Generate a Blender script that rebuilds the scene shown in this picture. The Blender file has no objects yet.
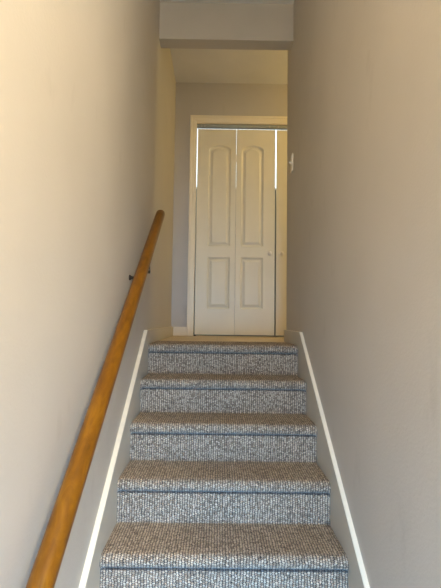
import bpy, bmesh, math, random
from mathutils import Vector, Matrix
random.seed(4)
C = bpy.context.scene.collection
PI = math.pi

# ------------------------------------------------------------------ sizes (metres)
EYE = 0.1458                      # eye height above the landing floor (z = 0)
XL, XR = -0.4417, 0.5146          # stairwell walls
CL, CR = -0.4205, 0.4970          # carpet edges / skirt board faces
GO, RISE = 0.26, 0.1802
Y5 = 1.6835 + 4 * GO              # front of the top nosing
NB, NT = 0.0125, 0.050            # nosing overhang, nosing thickness
DW = 4.2395                       # closet door wall
YRE = 3.30                      # end of the right wall, hallway opens
BF, BB, ZB = 3.0345, 3.1454, 2.143
ZC, ZH = 2.415, 2.490             # stairwell and hallway ceilings
N = 8
ZF = -N * RISE                    # entry floor
YB = -1.35                         # entry back wall
XE = 1.75                         # entry right wall
YW = 0.35                         # right stairwell wall starts here
XHR = 3.2                         # hallway right end

# ------------------------------------------------------------------ materials
def mat(name):
    m = bpy.data.materials.new(name); m.use_nodes = True
    nt = m.node_tree
    return m, nt, nt.nodes['Principled BSDF']
def nd(nt, t, **k):
    n = nt.nodes.new(t)
    for a, b in k.items():
        if a in n.inputs.keys(): n.inputs[a].default_value = b
        else: setattr(n, a, b)
    return n
def math_n(nt, op, a, b=None, c=None):
    n = nt.nodes.new('ShaderNodeMath'); n.operation = op
    for i, v in enumerate((a, b, c)):
        if v is None: continue
        if isinstance(v, (int, float)): n.inputs[i].default_value = v
        else: nt.links.new(v, n.inputs[i])
    return n.outputs[0]
def ramp(nt, fac, stops):
    r = nt.nodes.new('ShaderNodeValToRGB')
    while len(r.color_ramp.elements) < len(stops): r.color_ramp.elements.new(0.5)
    for e, (p, c) in zip(r.color_ramp.elements, stops):
        e.position = p; e.color = (*c, 1)
    nt.links.new(fac, r.inputs[0])
    return r.outputs[0]
def bump(nt, b, h, strength, dist):
    n = nd(nt, 'ShaderNodeBump', Strength=strength, Distance=dist)
    nt.links.new(h, n.inputs['Height']); nt.links.new(n.outputs[0], b.inputs['Normal'])

def paint(name, col, rough, bscale=0, bdist=0.0, var=0.04, metal=0.0, vscale=3.0):
    m, nt, b = mat(name)
    tc = nd(nt, 'ShaderNodeTexCoord')
    no = nd(nt, 'ShaderNodeTexNoise', Scale=vscale, Detail=4.0)
    nt.links.new(tc.outputs['Object'], no.inputs['Vector'])
    lo = tuple(c * (1 - var) for c in col); hi = tuple(min(1, c * (1 + var)) for c in col)
    nt.links.new(ramp(nt, no.outputs['Fac'], [(0.3, lo), (0.7, hi)]), b.inputs['Base Color'])
    b.inputs['Roughness'].default_value = rough; b.inputs['Metallic'].default_value = metal
    if bscale:
        n2 = nd(nt, 'ShaderNodeTexNoise', Scale=bscale, Detail=3.0)
        nt.links.new(tc.outputs['Object'], n2.inputs['Vector'])
        bump(nt, b, n2.outputs['Fac'], 0.5, bdist)
    return m

M = {}
def wall_material():
    m, nt, b = mat('greige_wall_paint')
    tc = nd(nt, 'ShaderNodeTexCoord')
    no = nd(nt, 'ShaderNodeTexNoise', Scale=2.2, Detail=5.0)
    nt.links.new(tc.outputs['Object'], no.inputs['Vector'])
    base = ramp(nt, no.outputs['Fac'], [(0.3, (0.485, 0.443, 0.383)), (0.7, (0.515, 0.472, 0.41))])
    # faint scuffs and hand marks
    sc = nd(nt, 'ShaderNodeTexNoise', Scale=7.0, Detail=3.0, Roughness=0.6)
    mp = nd(nt, 'ShaderNodeMapping'); mp.inputs['Scale'].default_value = (1, 1, 0.45); mp.inputs['Location'].default_value = (3, 1.7, 2)
    nt.links.new(tc.outputs['Object'], mp.inputs[0]); nt.links.new(mp.outputs[0], sc.inputs['Vector'])
    k = ramp(nt, sc.outputs['Fac'], [(0.64, (1, 1, 1)), (0.78, (0.90, 0.895, 0.885))])
    mx = nt.nodes.new('ShaderNodeMixRGB'); mx.blend_type = 'MULTIPLY'; mx.inputs[0].default_value = 1
    nt.links.new(base, mx.inputs[1]); nt.links.new(k, mx.inputs[2]); nt.links.new(mx.outputs[0], b.inputs['Base Color'])
    b.inputs['Roughness'].default_value = 0.62
    n2 = nd(nt, 'ShaderNodeTexNoise', Scale=110.0, Detail=2.0)
    nt.links.new(tc.outputs['Object'], n2.inputs['Vector'])
    bump(nt, b, n2.outputs['Fac'], 0.35, 0.002)
    return m
M['wall'] = wall_material()
M['beam'] = paint('beam_paint', (0.47, 0.43, 0.37), 0.7, 90, 0.002)
M['ceiling'] = paint('textured_ceiling', (0.68, 0.66, 0.62), 0.9, 130, 0.006)
M['trim'] = paint('cream_trim_paint', (0.82, 0.73, 0.56), 0.4, 0, 0, 0.03)
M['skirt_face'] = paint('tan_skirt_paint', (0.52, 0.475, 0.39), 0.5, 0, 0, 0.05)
M['door'] = paint('cream_door_paint', (0.75, 0.69, 0.535), 0.42, 60, 0.0006, 0.03, 0, 5)
M['knob'] = paint('cream_knob_paint', (0.80, 0.74, 0.64), 0.3)
M['track'] = paint('grey_track_steel', (0.42, 0.45, 0.44), 0.45, 0, 0, 0.05, 0.3)
M['steel'] = paint('zinc_hardware', (0.55, 0.55, 0.53), 0.35, 0, 0, 0.05, 0.9)
M['dark_metal'] = paint('dark_bronze_metal', (0.055, 0.045, 0.035), 0.45, 0, 0, 0.1, 0.7)
M['plastic'] = paint('ivory_switch_plastic', (0.82, 0.78, 0.70), 0.35)
M['entry_floor'] = paint('entry_floor_tile', (0.36, 0.33, 0.29), 0.45, 12, 0.001, 0.12)
M['closet'] = paint('closet_wall_paint', (0.22, 0.23, 0.20), 0.8)
M['white_frame'] = paint('white_window_frame', (0.8, 0.8, 0.78), 0.4)

def wood_material():
    m, nt, b = mat('golden_oak_rail')
    tc = nd(nt, 'ShaderNodeTexCoord')
    mp = nd(nt, 'ShaderNodeMapping'); mp.inputs['Scale'].default_value = (16, 4.5, 16)
    nt.links.new(tc.outputs['Object'], mp.inputs[0])
    n1 = nd(nt, 'ShaderNodeTexNoise', Scale=2.2, Detail=8.0, Roughness=0.65, Distortion=0.8)
    nt.links.new(mp.outputs[0], n1.inputs['Vector'])
    n2 = nd(nt, 'ShaderNodeTexNoise', Scale=5.0, Detail=4.0)
    nt.links.new(tc.outputs['Object'], n2.inputs['Vector'])
    f = math_n(nt, 'ADD', math_n(nt, 'MULTIPLY', n1.outputs['Fac'], 0.7), math_n(nt, 'MULTIPLY', n2.outputs['Fac'], 0.3))
    col = ramp(nt, f, [(0.30, (0.080, 0.026, 0.0015)), (0.50, (0.165, 0.062, 0.003)), (0.70, (0.25, 0.104, 0.005))])
    nt.links.new(col, b.inputs['Base Color'])
    b.inputs['Roughness'].default_value = 0.36
    b.inputs['Coat Weight'].default_value = 0.0; b.inputs['Specular IOR Level'].default_value = 0.3; b.inputs['Coat Roughness'].default_value = 0.25
    bump(nt, b, n1.outputs['Fac'], 0.2, 0.001)
    return m
M['oak'] = wood_material()

def carpet_material(name, k=1.0, tint=(1, 1, 1)):
    m, nt, b = mat(name)
    uv = nd(nt, 'ShaderNodeUVMap'); uv.uv_map = 'UVMap'
    jit = nd(nt, 'ShaderNodeTexNoise', Scale=45.0, Detail=3.0)
    nt.links.new(uv.outputs[0], jit.inputs['Vector'])
    sx = nd(nt, 'ShaderNodeSeparateXYZ'); nt.links.new(uv.outputs[0], sx.inputs[0])
    j = math_n(nt, 'MULTIPLY', math_n(nt, 'SUBTRACT', jit.outputs['Fac'], 0.5), 0.013)
    PX, PY = 0.0108, 0.0080
    u = math_n(nt, 'DIVIDE', math_n(nt, 'ADD', sx.outputs[0], j), PX)
    col_i = math_n(nt, 'FLOOR', u)
    fu = math_n(nt, 'SUBTRACT', math_n(nt, 'FRACT', u), 0.5)
    half = math_n(nt, 'MULTIPLY', math_n(nt, 'FLOORED_MODULO', col_i, 2.0), 0.5)
    v = math_n(nt, 'ADD', math_n(nt, 'DIVIDE', math_n(nt, 'ADD', sx.outputs[1], j), PY), half)
    row_i = math_n(nt, 'FLOOR', v)
    fv = math_n(nt, 'SUBTRACT', math_n(nt, 'FRACT', v), 0.5)
    r2 = math_n(nt, 'ADD', math_n(nt, 'MULTIPLY', math_n(nt, 'POWER', math_n(nt, 'ABSOLUTE', fu), 2.0), 4.0),
                math_n(nt, 'MULTIPLY', math_n(nt, 'POWER', math_n(nt, 'ABSOLUTE', fv), 2.0), 3.4))
    h = math_n(nt, 'SQRT', math_n(nt, 'MAXIMUM', math_n(nt, 'SUBTRACT', 1.0, r2), 0.0))
    cell = nd(nt, 'ShaderNodeCombineXYZ'); nt.links.new(col_i, cell.inputs[0]); nt.links.new(row_i, cell.inputs[1])
    wn = nd(nt, 'ShaderNodeTexWhiteNoise'); wn.noise_dimensions = '2D'; nt.links.new(cell.outputs[0], wn.inputs['Vector'])
    yarn = ramp(nt, wn.outputs['Value'], [(p, tuple(c * k * t for c, t in zip(cc, tint))) for p, cc in ((0.0, (0.31, 0.26, 0.215)), (0.22, (0.44, 0.38, 0.325)), (0.55, (0.60, 0.545, 0.48)), (1.0, (0.76, 0.71, 0.65)))])
    gap = ramp(nt, h, [(0.2, (0.09, 0.075, 0.068)), (0.8, (1, 1, 1))])
    mx = nt.nodes.new('ShaderNodeMixRGB'); mx.blend_type = 'MULTIPLY'; mx.inputs[0].default_value = 1
    nt.links.new(yarn, mx.inputs[1]); nt.links.new(gap, mx.inputs[2])
    nt.links.new(mx.outputs[0], b.inputs['Base Color'])
    b.inputs['Roughness'].default_value = 0.95
    b.inputs['Sheen Weight'].default_value = 0.15
    bump(nt, b, h, 0.9, 0.005)
    return m
M['carpet'] = carpet_material('berber_loop_carpet', .86, (1.0, .86, .68))
M['tuck_shade'] = carpet_material('carpet_tuck_shade', .24, (1.0, .93, .88))  # darkened carpet copy: shade in the crease under each nosing, put into colour

def planks():
    m, nt, b = mat('honey_laminate_planks')
    tc = nd(nt, 'ShaderNodeTexCoord')
    br = nt.nodes.new('ShaderNodeTexBrick'); br.inputs['Scale'].default_value = 1.0
    br.inputs['Brick Width'].default_value = 1.1; br.inputs['Row Height'].default_value = .12; br.inputs['Mortar Size'].default_value = .0015
    br.inputs['Color1'].default_value = (.56, .44, .25, 1); br.inputs['Color2'].default_value = (.50, .38, .21, 1); br.inputs['Mortar'].default_value = (.25, .18, .1, 1)
    nt.links.new(tc.outputs['Object'], br.inputs['Vector']); nt.links.new(br.outputs['Color'], b.inputs['Base Color'])
    b.inputs['Roughness'].default_value = .45
    return m
M['hall_floor'] = planks()

def glass_material():
    m, nt, b = mat('window_glass')
    nt.nodes.remove(b)
    out = [n for n in nt.nodes if n.type == 'OUTPUT_MATERIAL'][0]
    t = nd(nt, 'ShaderNodeBsdfTransparent'); t.inputs[0].default_value = (0.93, 0.96, 0.95, 1)
    g = nd(nt, 'ShaderNodeBsdfGlossy'); g.inputs['Roughness'].default_value = 0.02
    mx = nd(nt, 'ShaderNodeMixShader'); mx.inputs[0].default_value = 0.06
    nt.links.new(t.outputs[0], mx.inputs[1]); nt.links.new(g.outputs[0], mx.inputs[2]); nt.links.new(mx.outputs[0], out.inputs[0])
    return m
M['glass'] = glass_material()
def emit(name, col, s):
    m, nt, b = mat(name)
    b.inputs['Base Color'].default_value = (*col, 1)
    b.inputs['Emission Color'].default_value = (*col, 1); b.inputs['Emission Strength'].default_value = s
    return m
M['lit_globe'] = emit('lit_lamp_glass', (1.0, 0.72, 0.42), 3.0)

# ------------------------------------------------------------------ mesh helpers
def link(name, bm, m, parent=None, smooth=False, recalc=True):
    if recalc: bmesh.ops.recalc_face_normals(bm, faces=bm.faces)
    me = bpy.data.meshes.new(name); bm.to_mesh(me); bm.free()
    for x in (m if isinstance(m, list) else [m]): me.materials.append(x)
    if smooth:
        for p in me.polygons: p.use_smooth = True
    o = bpy.data.objects.new(name, me); C.objects.link(o)
    if parent: o.parent = parent; o.matrix_parent_inverse = Matrix.Identity(4)
    return o
def box(bm, x0, x1, y0, y1, z0, z1, bev=0.0):
    r = bmesh.ops.create_cube(bm, size=1.0)
    vs = r['verts']
    for v in vs:
        v.co = Vector((x0 + (v.co.x + .5) * (x1 - x0), y0 + (v.co.y + .5) * (y1 - y0), z0 + (v.co.z + .5) * (z1 - z0)))
    if bev:
        es = list({e for v in vs for e in v.link_edges})
        bmesh.ops.bevel(bm, geom=es, offset=bev, segments=2, affect='EDGES', profile=0.5)
def struct(name, bm, m, parent=None, smooth=False):
    o = link(name, bm, m, parent, smooth); 
    if not parent: o['kind'] = 'structure'
    return o
def boxes(name, lst, m, bev=0.0, parent=None):
    bm = bmesh.new()
    for b in lst: box(bm, *b, bev=bev)
    return struct(name, bm, m, parent)
def extrude_poly(bm, pts, a, b, axis):
    """pts: 2D list; axis 'x' -> (y,z) profile between x=a and x=b ; 'y' -> (x,z) ; 'z' -> (x,y)"""
    def P(p, t):
        return {'x': (t, p[0], p[1]), 'y': (p[0], t, p[1]), 'z': (p[0], p[1], t)}[axis]
    A = [bm.verts.new(P(p, a)) for p in pts]; B = [bm.verts.new(P(p, b)) for p in pts]
    n = len(pts)
    for i in range(n): bm.faces.new((A[i], A[(i + 1) % n], B[(i + 1) % n], B[i]))
    bm.faces.new(A); bm.faces.new(B[::-1])
def thing(name, label, cat, loc=(0, 0, 0), group=None):
    o = bpy.data.objects.new(name, None); C.objects.link(o); o.location = loc
    o['label'] = label; o['category'] = cat
    if group: o['group'] = group
    o.empty_display_size = 0.1
    return o
def tag(o, label, cat): o['label'] = label; o['category'] = cat
def lathe(bm, prof, n=24, mtx=None):
    rings = []
    for r, z in prof:
        ring = [bm.verts.new((r * math.cos(2 * PI * i / n), r * math.sin(2 * PI * i / n), z)) for i in range(n)]
        rings.append(ring)
    for a, b in zip(rings, rings[1:]):
        for i in range(n): bm.faces.new((a[i], a[(i + 1) % n], b[(i + 1) % n], b[i]))
    bm.faces.new(rings[0]); bm.faces.new(rings[-1][::-1])
    if mtx is not None:
        vs = [v for r in rings for v in r]
        for v in vs: v.co = mtx @ v.co
def tube(bm, pts, r, n=12, caps=True):
    pts = [Vector(p) for p in pts]; rings = []
    for i, p in enumerate(pts):
        d = (pts[min(i + 1, len(pts) - 1)] - pts[max(i - 1, 0)]).normalized()
        up = Vector((0, 0, 1)) if abs(d.z) < .95 else Vector((0, 1, 0))
        s = d.cross(up).normalized(); t = s.cross(d)
        rings.append([bm.verts.new(p + r * (math.cos(2 * PI * k / n) * s + math.sin(2 * PI * k / n) * t)) for k in range(n)])
    for a, b in zip(rings, rings[1:]):
        for i in range(n): bm.faces.new((a[i], a[(i + 1) % n], b[(i + 1) % n], b[i]))
    bm.faces.new(rings[0]); bm.faces.new(rings[-1][::-1])

# ------------------------------------------------------------------ room shell
T = 0.12
boxes('wall_left', [(XL - T, XL, YB, DW, ZF - .2, ZH + .1)], M['wall'])
# right stairwell wall (solid up to the hallway opening); its inside is the neighbouring room
boxes('wall_right', [(XR, XR + T, YW, YRE, ZF - .2, ZH + .1)], M['wall'])
boxes('wall_hall_near', [(XR + T, XHR, YRE - T, YRE, -.2, ZH + .1)], M['wall'])
boxes('wall_hall_end', [(XHR, XHR + T, YRE - T, DW + T, -.2, ZH + .1)], M['wall'])
# entry hall
boxes('wall_entry_right', [(XE, XE + T, YB, YW + T, ZF - .2, ZH + .1)], M['wall'])
boxes('wall_entry_front', [(XR + T, XE, YW, YW + T, ZF - .2, ZH + .1)], M['wall'])
DX0, DX1 = -0.38, 0.54             # front door opening
SX0, SX1 = 0.64, 1.04             # sidelight window
WZ0, WZ1 = 0.75, 1.75             # upper entry window
boxes('wall_entry_back', [
    (XL - T, DX0, YB - T, YB, ZF - .2, ZH + .1), (DX0, DX1, YB - T, YB, ZF + 2.05, WZ0), (DX0, DX1, YB - T, YB, WZ1, ZH + .1),
    (DX1, SX0, YB - T, YB, ZF - .2, WZ0), (DX1, SX0, YB - T, YB, WZ1, ZH + .1), (SX0, SX1, YB - T, YB, ZF - .2, ZF + .12), (SX0, SX1, YB - T, YB, ZF + 2.05, ZH + .1),
    (SX1, XE + T, YB - T, YB, ZF - .2, ZH + .1)], M['wall'])
# closet door wall with the door opening
OX0, OX1, OZ = -0.2275, 1.317, 2.082
boxes('wall_back', [(XL, OX0 - .012, DW, DW + T, -.2, ZH + .1), (OX1 + .012, XHR, DW, DW + T, -.2, ZH + .1),
                    (OX0 - .012, OX1 + .012, DW, DW + T, OZ + .012, ZH + .1)], M['wall'])
boxes('ceiling', [(XL - T, XE + T, YB - T, BF + .03, ZC, ZC + .25)], M['ceiling'])
boxes('ceiling_hall', [(XL - T, XHR + T, BB - .03, DW + T, ZH, ZH + .15)], M['ceiling'])
boxes('trim_beam', [(XL, XR, BF, BB, ZB, ZH + .01)], M['beam'])
boxes('floor_entry', [(XL - T, XE + T, YB - T, Y5 - (N - 1) * GO + .04, ZF - .12, ZF)], M['entry_floor'])
boxes('floor_subfloor', [(XL - T, XHR + T, Y5 + .06, DW + 1.4, -.2, -.012)], M['closet'])

# closet room behind the bifold doors, daylight comes in through its high window
CY = 5.15
HX0, HX1, HZ0, HZ1 = -.62, 1.05, 1.70, 2.55
boxes('wall_closet_back', [(-.9, HX0, CY, CY + .1, -.2, 2.6), (HX1, 1.9, CY, CY + .1, -.2, 2.6),
                           (HX0, HX1, CY, CY + .1, -.2, HZ0), (HX0, HX1, CY, CY + .1, HZ1, 2.6)], M['closet'])
boxes('wall_closet_left', [(-1.0, -.9, DW + T, CY + .1, -.2, 2.6)], M['closet'])
boxes('wall_closet_right', [(1.9, 2.0, DW + T, CY + .1, -.2, 2.6)], M['closet'])
boxes('ceiling_closet', [(-1.0, 2.0, DW + T - .01, CY + .1, 2.6, 2.7)], M['ceiling'])

# ------------------------------------------------------------------ windows
def window(name, x0, x1, y, z0, z1, bars=1, fw=.045):
    e = bpy.data.objects.new(name, None); C.objects.link(e); e['kind'] = 'structure'; e.location = ((x0 + x1) / 2, y, z0)
    w, h = x1 - x0, z1 - z0
    bm = bmesh.new()
    box(bm, -w / 2, w / 2, -.03, .03, 0, fw); box(bm, -w / 2, w / 2, -.03, .03, h - fw, h)
    box(bm, -w / 2, -w / 2 + fw, -.03, .03, fw, h - fw); box(bm, w / 2 - fw, w / 2, -.03, .03, fw, h - fw)
    for i in range(1, bars + 1):
        x = -w / 2 + w * i / (bars + 1); box(bm, x - .012, x + .012, -.02, .02, fw, h - fw)
    link('window_frame', bm, M['white_frame'], e)
    bm = bmesh.new(); box(bm, -w / 2 + fw * .8, w / 2 - fw * .8, -.003, .003, fw * .8, h - fw * .8)
    link('window_pane', bm, M['glass'], e)
    return e
window('window_1', HX0, HX1, CY + .05, HZ0, HZ1, 0, .03)
window('window_2', SX0, SX1, YB - .06, ZF + .12, ZF + 2.05, 0)
window('window_3', DX0, SX0, YB - .06, WZ0, WZ1, 2)

# ------------------------------------------------------------------ carpeted stairs
def smooth_path(pts, step=0.006):
    out = []
    for a, b in zip(pts, pts[1:]):
        L = math.dist(a, b); n = max(1, int(L / step))
        for i in range(n): out.append((a[0] + (b[0] - a[0]) * i / n, a[1] + (b[1] - a[1]) * i / n))
    out.append(pts[-1]); return out
def nosing(y, z):
    """from tread top round the nosing to the under tuck; (y,z) front-most line, top of tread"""
    r = NT / 2
    pts = [(y + r * 1.5, z)]
    for a in range(80, -95, -10):
        t = math.radians(a)
        pts.append((y + r * 1.15 - r * 1.15 * math.cos(t), z - r + r * math.sin(t)))
    return pts
def strip(name, path, x0, x1, m, v0, parent=None, tuck_shade=None, rough=.0011):
    bm = bmesh.new(); uvl = bm.loops.layers.uv.new('UVMap')
    nx = 150; rows = []; s = v0; prev = None; ss = []
    for k, (y, z) in enumerate(path):
        if prev: s += math.dist(prev, (y, z))
        prev = (y, z); ss.append(s)
        row = []
        for i in range(nx + 1):
            x = x0 + (x1 - x0) * i / nx
            e = min(i, nx - i) / 3.0
            drop = .006 * max(0, 1 - e) ** 2       # the carpet rolls down at its edges
            d = random.uniform(-1, 1) * rough
            row.append(bm.verts.new((x, y + d + drop * .5, z + d - drop)))
        rows.append(row)
    for k in range(len(rows) - 1):
        for i in range(nx):
            f = bm.faces.new((rows[k][i], rows[k][i + 1], rows[k + 1][i + 1], rows[k + 1][i])); f.smooth = True
            for l, (ii, kk) in zip(f.loops, ((i, k), (i + 1, k), (i + 1, k + 1), (i, k + 1))):
                l[uvl].uv = (x0 + (x1 - x0) * ii / nx, ss[kk])
            if tuck_shade and tuck_shade(path[k]): f.material_index = 1
    o = link(name, bm, [m, M['tuck_shade']], parent, True, recalc=False)
    me = o.data
    if me.polygons[len(me.polygons) // 2].normal.z < 0 or True:
        c = me.polygons[5]
        if c.normal.z < 0: me.flip_normals()
    return o, s

st = thing('carpeted_staircase', 'straight flight of stairs in speckled beige and brown loop carpet between two walls', 'staircase', (0, 0, 0))
for i in range(N):                      # i = 0 top step
    yn = Y5 - i * GO; zt = -i * RISE
    nz = nosing(yn, zt)
    if i == 0: tread = [(yn + .10, zt)]
    else: tread = [(yn + GO + NB + .006, zt)]
    yr = yn + NB
    under = (yr, zt - NT - .001)
    bot = (yr, zt - RISE - .002)
    path = smooth_path(tread + nz) + smooth_path([under, bot])
    zc = zt - NT
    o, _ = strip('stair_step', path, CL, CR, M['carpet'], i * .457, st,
                 tuck_shade=lambda p, zc=zc, yn=yn: (abs(p[1] - zc + .001) < .0045 and p[0] < yn + .03))
# solid stair body under the carpet
pr_ = [(Y5 + .08, -.012)]
for i in range(N):
    yn = Y5 - i * GO + NB + .006; zt = -i * RISE - .012
    pr_ += [(yn, zt), (yn, max(zt - RISE, ZF))] if i < N - 1 else [(yn, zt), (yn, ZF)]
pr_ += [(Y5 + .08, ZF)]
bm = bmesh.new(); extrude_poly(bm, pr_, CL + .001, CR - .001, 'x')
link('stair_frame', bm, M['closet'], st)

# landing carpet
bm = bmesh.new(); uvl = bm.loops.layers.uv.new('UVMap')
def carpet_rect(x0, x1, y0, y1):
    vs = [bm.verts.new(p) for p in ((x0, y0, 0), (x1, y0, 0), (x1, y1, 0), (x0, y1, 0))]
    f = bm.faces.new(vs)
    for l in f.loops: l[uvl].uv = (l.vert.co.x, l.vert.co.y)
carpet_rect(CL, CR, Y5 + .10, 3.165)
struct('floor', bm, M['carpet'])
boxes('floor_hall', [(XL + .001, XR, 3.165, YRE, -.012, -.001), (XL + .001, XHR, YRE, DW + .16, -.012, -.001)], M['hall_floor'])

# ------------------------------------------------------------------ skirt boards / baseboards
SL = RISE / GO
KS = 0.1607
def nline(y): return (-0.9135 + EYE) + (y - 1.6835) * SL       # height of the nosing under-line
BH = 0.085
YP = 1.6835 + (BH - KS - (-0.9135 + EYE)) / SL                  # where slope meets the level board
yb_ = Y5 - (N - 1) * GO
def skirt(name, xw, xf, yend):
    y0 = yb_ - .25
    z0 = nline(y0) + KS
    pts = [(y0, ZF), (y0, z0), (YP, BH), (yend, BH), (yend, 0.0 if yend > Y5 + .2 else 0), (Y5 + .1, -.01), (Y5 + .1, -.35), (yb_ + .5, ZF)]
    bm = bmesh.new(); extrude_poly(bm, pts, min(xw, xf), max(xw, xf), 'x')
    es = [e for e in bm.edges if abs(e.verts[0].co.x - xf) < 1e-5 and abs(e.verts[1].co.x - xf) < 1e-5 and min(v.co.z - (nline(v.co.y) + KS if v.co.y <= YP + .001 else BH) for v in e.verts) > -1e-3]
    bmesh.ops.bevel(bm, geom=es, offset=.002, segments=2, affect='EDGES')
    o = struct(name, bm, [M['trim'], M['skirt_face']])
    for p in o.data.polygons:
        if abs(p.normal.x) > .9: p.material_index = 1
    return o
skirt('baseboard_left', XL, CL, DW - .012)
skirt('baseboard_right', XR, CR, YRE + .012)
CX0 = -0.2918
boxes('baseboard_back', [(CL, CX0, DW - .014, DW, 0, BH)], M['trim'], .002)
boxes('baseboard_hall', [(CR, XHR, YRE, YRE + .012, 0, BH)], M['trim'], .002)
boxes('baseboard_hall_back', [(1.40, XHR, DW - .014, DW, 0, BH)], M['trim'], .002)

# ------------------------------------------------------------------ door casing (stepped moulding)
prof = [(0, 0), (0, -.014), (.006, -.017), (.020, -.017), (.024, -.012), (.040, -.012), (.046, -.010), (.060, -.008), (.064, -.006), (.064, 0)]
def casing(bm, path, inward):
    """sweep prof along the mitred path; inward = unit vectors at each vertex pointing to the opening"""
    rows = []
    for (x, z), (ix, iz) in zip(path, inward):
        rows.append([bm.verts.new((x + ix * a, DW + d, z + iz * a)) for a, d in prof])
    for A, B in zip(rows, rows[1:]):
        for i in range(len(prof) - 1): bm.faces.new((A[i], A[i + 1], B[i + 1], B[i]))
    bm.faces.new(rows[0]); bm.faces.new(rows[-1][::-1])
bm = bmesh.new()
zt = 2.156
casing(bm, [(CX0, 0), (CX0, zt), (1.381, zt), (1.381, 0)], [(1, 0), (1, -1), (-1, -1), (-1, 0)])
struct('trim_1', bm, M['trim'])
# jamb lining
bm = bmesh.new()
box(bm, OX0 - .012, OX0, DW - .001, DW + T, 0, OZ + .012); box(bm, OX1, OX1 + .012, DW - .001, DW + T, 0, OZ + .012)
box(bm, OX0, OX1, DW - .001, DW + T, OZ, OZ + .012)
struct('trim_2', bm, M['trim'])
# bifold track
tr = thing('door_track', 'long dark grey metal track in the head of the white closet opening', 'door track', ((OX0 + OX1) / 2, DW + .035, OZ))
W2 = (OX1 - OX0) / 2 - .002
bm = bmesh.new()
box(bm, -W2, W2, -.014, .014, -.003, 0); box(bm, -W2, W2, -.014, -.011, -.034, 0); box(bm, -W2, W2, .011, .014, -.034, 0)
box(bm, -W2, W2, -.014, -.006, -.034, -.031); box(bm, -W2, W2, .006, .014, -.034, -.031)
link('track_channel', bm, M['track'], tr)
for x in (-W2 + .045, -W2 + .075, -W2 + .715, -W2 + .80):
    bm = bmesh.new(); box(bm, x - .007, x + .007, -.0165, -.0145, -.030, -.008, .001)
    link('track_screw_plate', bm, M['steel'], tr)

# ------------------------------------------------------------------ bifold doors
LH, LT = 2.0190, 0.034
LW = 0.3805
def leaf(parent, x0, hinge_right, w=LW):
    """one moulded leaf, local x 0..w, front at y=0; hinge side has the narrow stile"""
    wide, nar = .112, .050
    p0 = wide if hinge_right else nar
    p1 = w - (nar if hinge_right else wide)
    z0 = .013
    bm = bmesh.new()
    def outline(zb, ztp, arch, off):
        a, b, c, d = p0 + off, p1 - off, zb + off, ztp - off
        pts = [(a, c), (b, c)]
        if arch:
            n = 16; rise = .042
            for i in range(n + 1):
                t = i / n; x = b + (a - b) * t
                # flat shoulders then a low curved crown
                s = math.sin(PI * t); pts.append((x, d - rise + rise * (s ** .6 if s > 0 else 0)))
        else: pts += [(b, d), (a, d)]
        return pts
    levels = [(0, 0), (.005, .004), (.011, .011), (.017, .013), (.024, .012), (.040, .004), (.044, .0025)]
    outer = [bm.verts.new((x, 0, z)) for x, z in ((0, z0), (w, z0), (w, z0 + LH), (0, z0 + LH))]
    edges = [bm.edges.new((outer[i], outer[(i + 1) % 4])) for i in range(4)]
    for zb, ztp, arch in ((.262, .762, False), (.868, 1.872, True)):
        rings = []
        for off, dep in levels:
            rings.append([bm.verts.new((x, dep, z)) for x, z in outline(zb, ztp, arch, off)])
        n = len(rings[0])
        edges += [bm.edges.new((rings[0][i], rings[0][(i + 1) % n])) for i in range(n)]
        for A, B in zip(rings, rings[1:]):
            for i in range(n): bm.faces.new((A[i], A[(i + 1) % n], B[(i + 1) % n], B[i]))
        bm.faces.new(rings[-1])
    bmesh.ops.triangle_fill(bm, edges=edges, use_beauty=True, use_dissolve=False)
    back = [bm.verts.new((v.co.x, LT, v.co.z)) for v in outer]
    for i in range(4): bm.faces.new((outer[i], outer[(i + 1) % 4], back[(i + 1) % 4], back[i]))
    bm.faces.new(back)
    o = link('door_leaf', bm, M['door'], parent)
    o.location = (x0, 0, 0)
    return o
def knob(parent, x, z):
    bm = bmesh.new()
    lathe(bm, [(.014, 0), (.013, .004), (.008, .009), (.008, .016), (.015, .024), (.021, .032), (.021, .040), (.014, .047), (.004, .050)], 20,
          Matrix.Rotation(PI / 2, 4, 'X'))
    o = link('door_knob', bm, M['knob'], parent, True); o.location = (x, 0, z)
XB = -0.2173
def pair(name, x0, knob_side, label):
    e = thing(name, label, 'closet door', (x0, DW + .018, 0)); del e['label']; del e['category']; e['kind'] = 'structure'
    l1 = leaf(e, 0, True); l2 = leaf(e, LW + .003, False)
    knob(l2 if knob_side == 'r' else l1, LW - .052 if knob_side == 'r' else .052, .80)
    bm = bmesh.new()
    for z in (.30, 1.0, 1.72):
        tube(bm, [(LW + .001, LT + .003, z), (LW + .001, LT + .003, z + .07)], .003, 8)
    link('hinge', bm, M['steel'], e)
    return e
d1 = pair('door_1', XB, 'r', 'x')
d2 = pair('door_2', XB + 2 * LW + .002 + .0155, 'l', 'x')
# dark aligner plates fixed behind the meeting edge, brass pivot bracket at the foot
bm = bmesh.new(); box(bm, 2 * LW - .012, 2 * LW + .010, LT + .001, LT + .004, .74, .91)
link('door_aligner', bm, M['dark_metal'], d1)
bm = bmesh.new(); box(bm, -.010, .014, -.004, .02, .0, .011); box(bm, -.0095, -.0065, -.004, .02, .0, .032)
link('pivot_bracket', bm, M['dark_metal'], d1)

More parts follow.
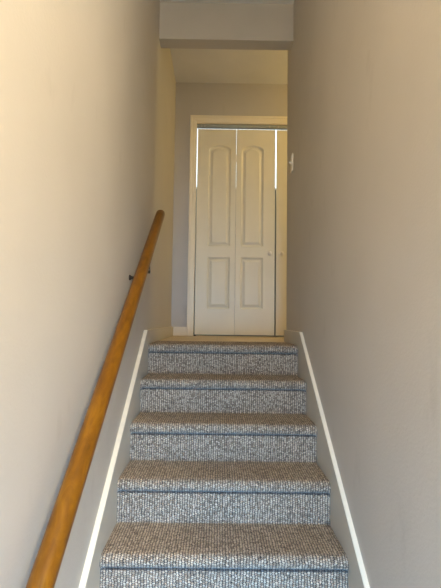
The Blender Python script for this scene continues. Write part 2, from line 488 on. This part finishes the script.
# ------------------------------------------------------------------ front door behind the camera (lets daylight in)
fd = bpy.data.objects.new('door_3', None); C.objects.link(fd); fd['kind'] = 'structure'; fd.location = (DX0, YB - .07, ZF)
DWd = DX1 - DX0
bm = bmesh.new()
box(bm, 0, DWd, -.022, .022, 0, .25); box(bm, 0, .14, -.022, .022, .25, 2.05); box(bm, DWd - .14, DWd, -.022, .022, .25, 2.05)
box(bm, .14, DWd - .14, -.022, .022, 1.9, 2.05)
link('door_slab', bm, M['white_frame'], fd)
bm = bmesh.new(); box(bm, .13, DWd - .13, -.004, .004, .24, 1.91); link('door_pane', bm, M['glass'], fd)
bm = bmesh.new(); lathe(bm, [(.03, 0), (.03, .006), (.012, .01), (.012, .04), (.028, .05), (.03, .065), (.02, .075)], 20, Matrix.Translation((.07, .022, .95)) @ Matrix.Rotation(-PI / 2, 4, 'X'))
link('door_knob', bm, M['steel'], fd, True)

# ------------------------------------------------------------------ handrail
RX = -0.372
RK = 0.8213
RSL = SL
def rz(y): return nline(y) + RK + (RSL - SL) * (y - 1.9)
YR1, YR0 = 2.80, .35
hr = thing('handrail', 'long golden oak handrail sloping up the left wall beside the stairs', 'handrail', (RX, YR0, rz(YR0)))
L = math.dist((YR0, rz(YR0)), (YR1, rz(YR1))); ang = math.atan(RSL)
R0 = .0288
sec = []
for a in range(-35, 216, 12): sec.append((R0 * math.cos(math.radians(a)), R0 * math.sin(math.radians(a))))
sec += [(-.0235, -.0195), (-.019, -.0245), (-.019, -.030), (.019, -.030), (.019, -.0245), (.0235, -.0195)]
bm = bmesh.new(); rings = []
ys = [0, .004, .01] + [i * L / 40 for i in range(1, 40)] + [L - .010, L - .004, L]
for y in ys:
    k = 1.0
    if y < .01: k = .88 + .12 * (y / .01) ** .5
    if y > L - .010: k = .86 + .14 * max(0, (L - y) / .010) ** .5
    rings.append([bm.verts.new((a * k, y, b * k)) for a, b in sec])
n = len(sec)
for A, B in zip(rings, rings[1:]):
    for i in range(n):
        f = bm.faces.new((A[i], A[(i + 1) % n], B[(i + 1) % n], B[i])); f.smooth = i < 20
bm.faces.new(rings[0]); bm.faces.new(rings[-1][::-1])
rail = link('rail', bm, M['oak'], hr); rail.rotation_euler = (ang, 0, 0)
for y in (2.20, .55):
    br = bpy.data.objects.new('x', None)
    bm = bmesh.new()
    yl = (y - YR0); zl = rz(y) - rz(YR0)
    wx = XL - RX
    # wall plate, curved arm and saddle strap under the rail
    lathe(bm, [(.014, 0), (.014, .003), (.011, .007), (.008, .010), (.008, .014)], 20,
          Matrix.Translation((wx, yl, zl - .056)) @ Matrix.Rotation(PI / 2, 4, 'Y'))
    tube(bm, [(wx + .01, yl, zl - .056), (wx + .035, yl, zl - .056), (wx + .055, yl, zl - .053), (wx + .066, yl, zl - .045), (0, yl, zl - .030)], .0065, 10)
    bs = len(bm.verts)
    box(bm, -.031, .031, -.011, .011, -.033, -.0275, .001)
    box(bm, -.031, -.0285, -.008, .008, -.033, -.002); box(bm, .0285, .031, -.008, .008, -.033, -.002)
    bm.verts.ensure_lookup_table()
    R = Matrix.Translation((0, yl, zl)) @ Matrix.Rotation(ang, 4, 'X')
    for v in bm.verts[bs:]: v.co = R @ v.co
    link('rail_bracket', bm, M['dark_metal'], hr)

# ------------------------------------------------------------------ light switch on the right wall
sw = thing('light_switch', 'small ivory light switch on the right wall near its far corner', 'light switch', (XR, 3.06, 1.262))
bm = bmesh.new(); box(bm, -.007, 0, -.037, .037, -.060, .060, .0025); link('switch_plate', bm, M['plastic'], sw)
bm = bmesh.new(); extrude_poly(bm, [(-.007, -.011), (-.024, .004), (-.022, .011), (-.007, .009)], -.005, .005, 'y'); link('toggle', bm, M['plastic'], sw)
bm = bmesh.new()
bm.free()
for z in (-.042, .042):
    bm = bmesh.new(); lathe(bm, [(.0035, 0), (.003, .0012)], 10, Matrix.Translation((-.007, 0, z)) @ Matrix.Rotation(-PI / 2, 4, 'Y')); link('switch_screw', bm, M['steel'], sw)

# ------------------------------------------------------------------ lamps of the place
LAMPS = []
def globe_lamp(name, label, x, y, zc, drop, r, power, col, size):
    e = thing(name, label, 'lamp', (x, y, zc))
    bm = bmesh.new(); lathe(bm, [(.055, 0), (.055, -.02), (.02, -.028)], 24); link('lamp_canopy', bm, M['steel'], e)
    if drop > .06:
        bm = bmesh.new(); tube(bm, [(0, 0, -.02), (0, 0, -drop + r * .9)], .006, 8); link('lamp_rod', bm, M['steel'], e)
    bm = bmesh.new()
    lathe(bm, [(r * max(.05, math.sin(PI * t / 12)), -drop - r * math.cos(PI * t / 12) * -1) for t in range(13)], 24)
    g = link('lamp_globe', bm, M['lit_globe'], e, True)
    g.visible_shadow = True
    li = bpy.data.lights.new(name + '_light', 'POINT'); li.energy = power; li.color = col; li.shadow_soft_size = size
    lo = bpy.data.objects.new(name + '_light', li); C.objects.link(lo); lo.location = (x, y, zc - drop - r - size - .02)
    return e
globe_lamp('pendant_lamp', 'round glass pendant lamp hanging in the entry', .86, -.35, ZC, .42, .16, 265, (1.0, .875, .65), .16)
globe_lamp('ceiling_lamp', 'small round ceiling lamp along the upstairs hallway', 1.85, 3.76, ZH, .28, .07, 34, (1.0, .76, .30), .05)

# daylight: sky through the real windows, area lights added outside the entry glass strengthen it
def wlight(name, loc, rot, sx, sy, e, col):
    li = bpy.data.lights.new(name, 'AREA'); li.shape = 'RECTANGLE'; li.size = sx; li.size_y = sy; li.energy = e; li.color = col
    o = bpy.data.objects.new(name, li); C.objects.link(o); o.location = loc; o.rotation_euler = (rot[0] - math.radians(32 if sy > 1 else 5), 0, 0); li.spread = 1.85 if sy > 1 else 2.6   # sky light slants down through the glass
    return o
wlight('daylight_sidelight', ((SX0 + SX1) / 2, YB - .16, ZF + .95), (PI / 2, 0, 0), .38, 1.6, 46, (.22, .52, 1.0))
wlight('daylight_front_door', ((DX0 + DX1) / 2, YB - .16, ZF + .98), (PI / 2, 0, 0), .62, 1.4, 92, (.25, .54, 1.0))
wlight('daylight_entry_window', ((DX0 + SX0) / 2, YB - .16, (WZ0 + WZ1) / 2), (PI / 2, 0, 0), 1.0, .95, 2.5, (1.0, .93, .80))

w = bpy.data.worlds.new('sky'); bpy.context.scene.world = w; w.use_nodes = True
bg = w.node_tree.nodes['Background']; bg.inputs[0].default_value = (.86, .94, 1.0, 1); bg.inputs[1].default_value = 3.0

# ------------------------------------------------------------------ camera
f, pitch, yaw, roll = 442.66, .0607, .0062, .0132
F = Vector((math.sin(yaw) * math.cos(pitch), math.cos(yaw) * math.cos(pitch), math.sin(pitch)))
R = Vector((math.cos(yaw), -math.sin(yaw), 0)); U = R.cross(F)
Rc = math.cos(roll) * R + math.sin(roll) * U
Uc = -math.sin(roll) * R + math.cos(roll) * U
cam = bpy.data.cameras.new('camera'); cam.sensor_fit = 'VERTICAL'; cam.sensor_height = 24; cam.lens = f / 588 * 24
cam.clip_start = .02
co = bpy.data.objects.new('camera', cam); C.objects.link(co)
mw = Matrix((Rc, Uc, -F)).transposed().to_4x4(); mw.translation = Vector((0, 0, EYE))
co.matrix_world = mw
sc = bpy.context.scene; sc.camera = co
vs = sc.view_settings; vs.view_transform = 'Standard'; vs.look = 'None'; vs.gamma = 1; vs.exposure = -0.06
vs.use_curve_mapping = False
sc.cycles.max_bounces = 10; sc.cycles.diffuse_bounces = 6
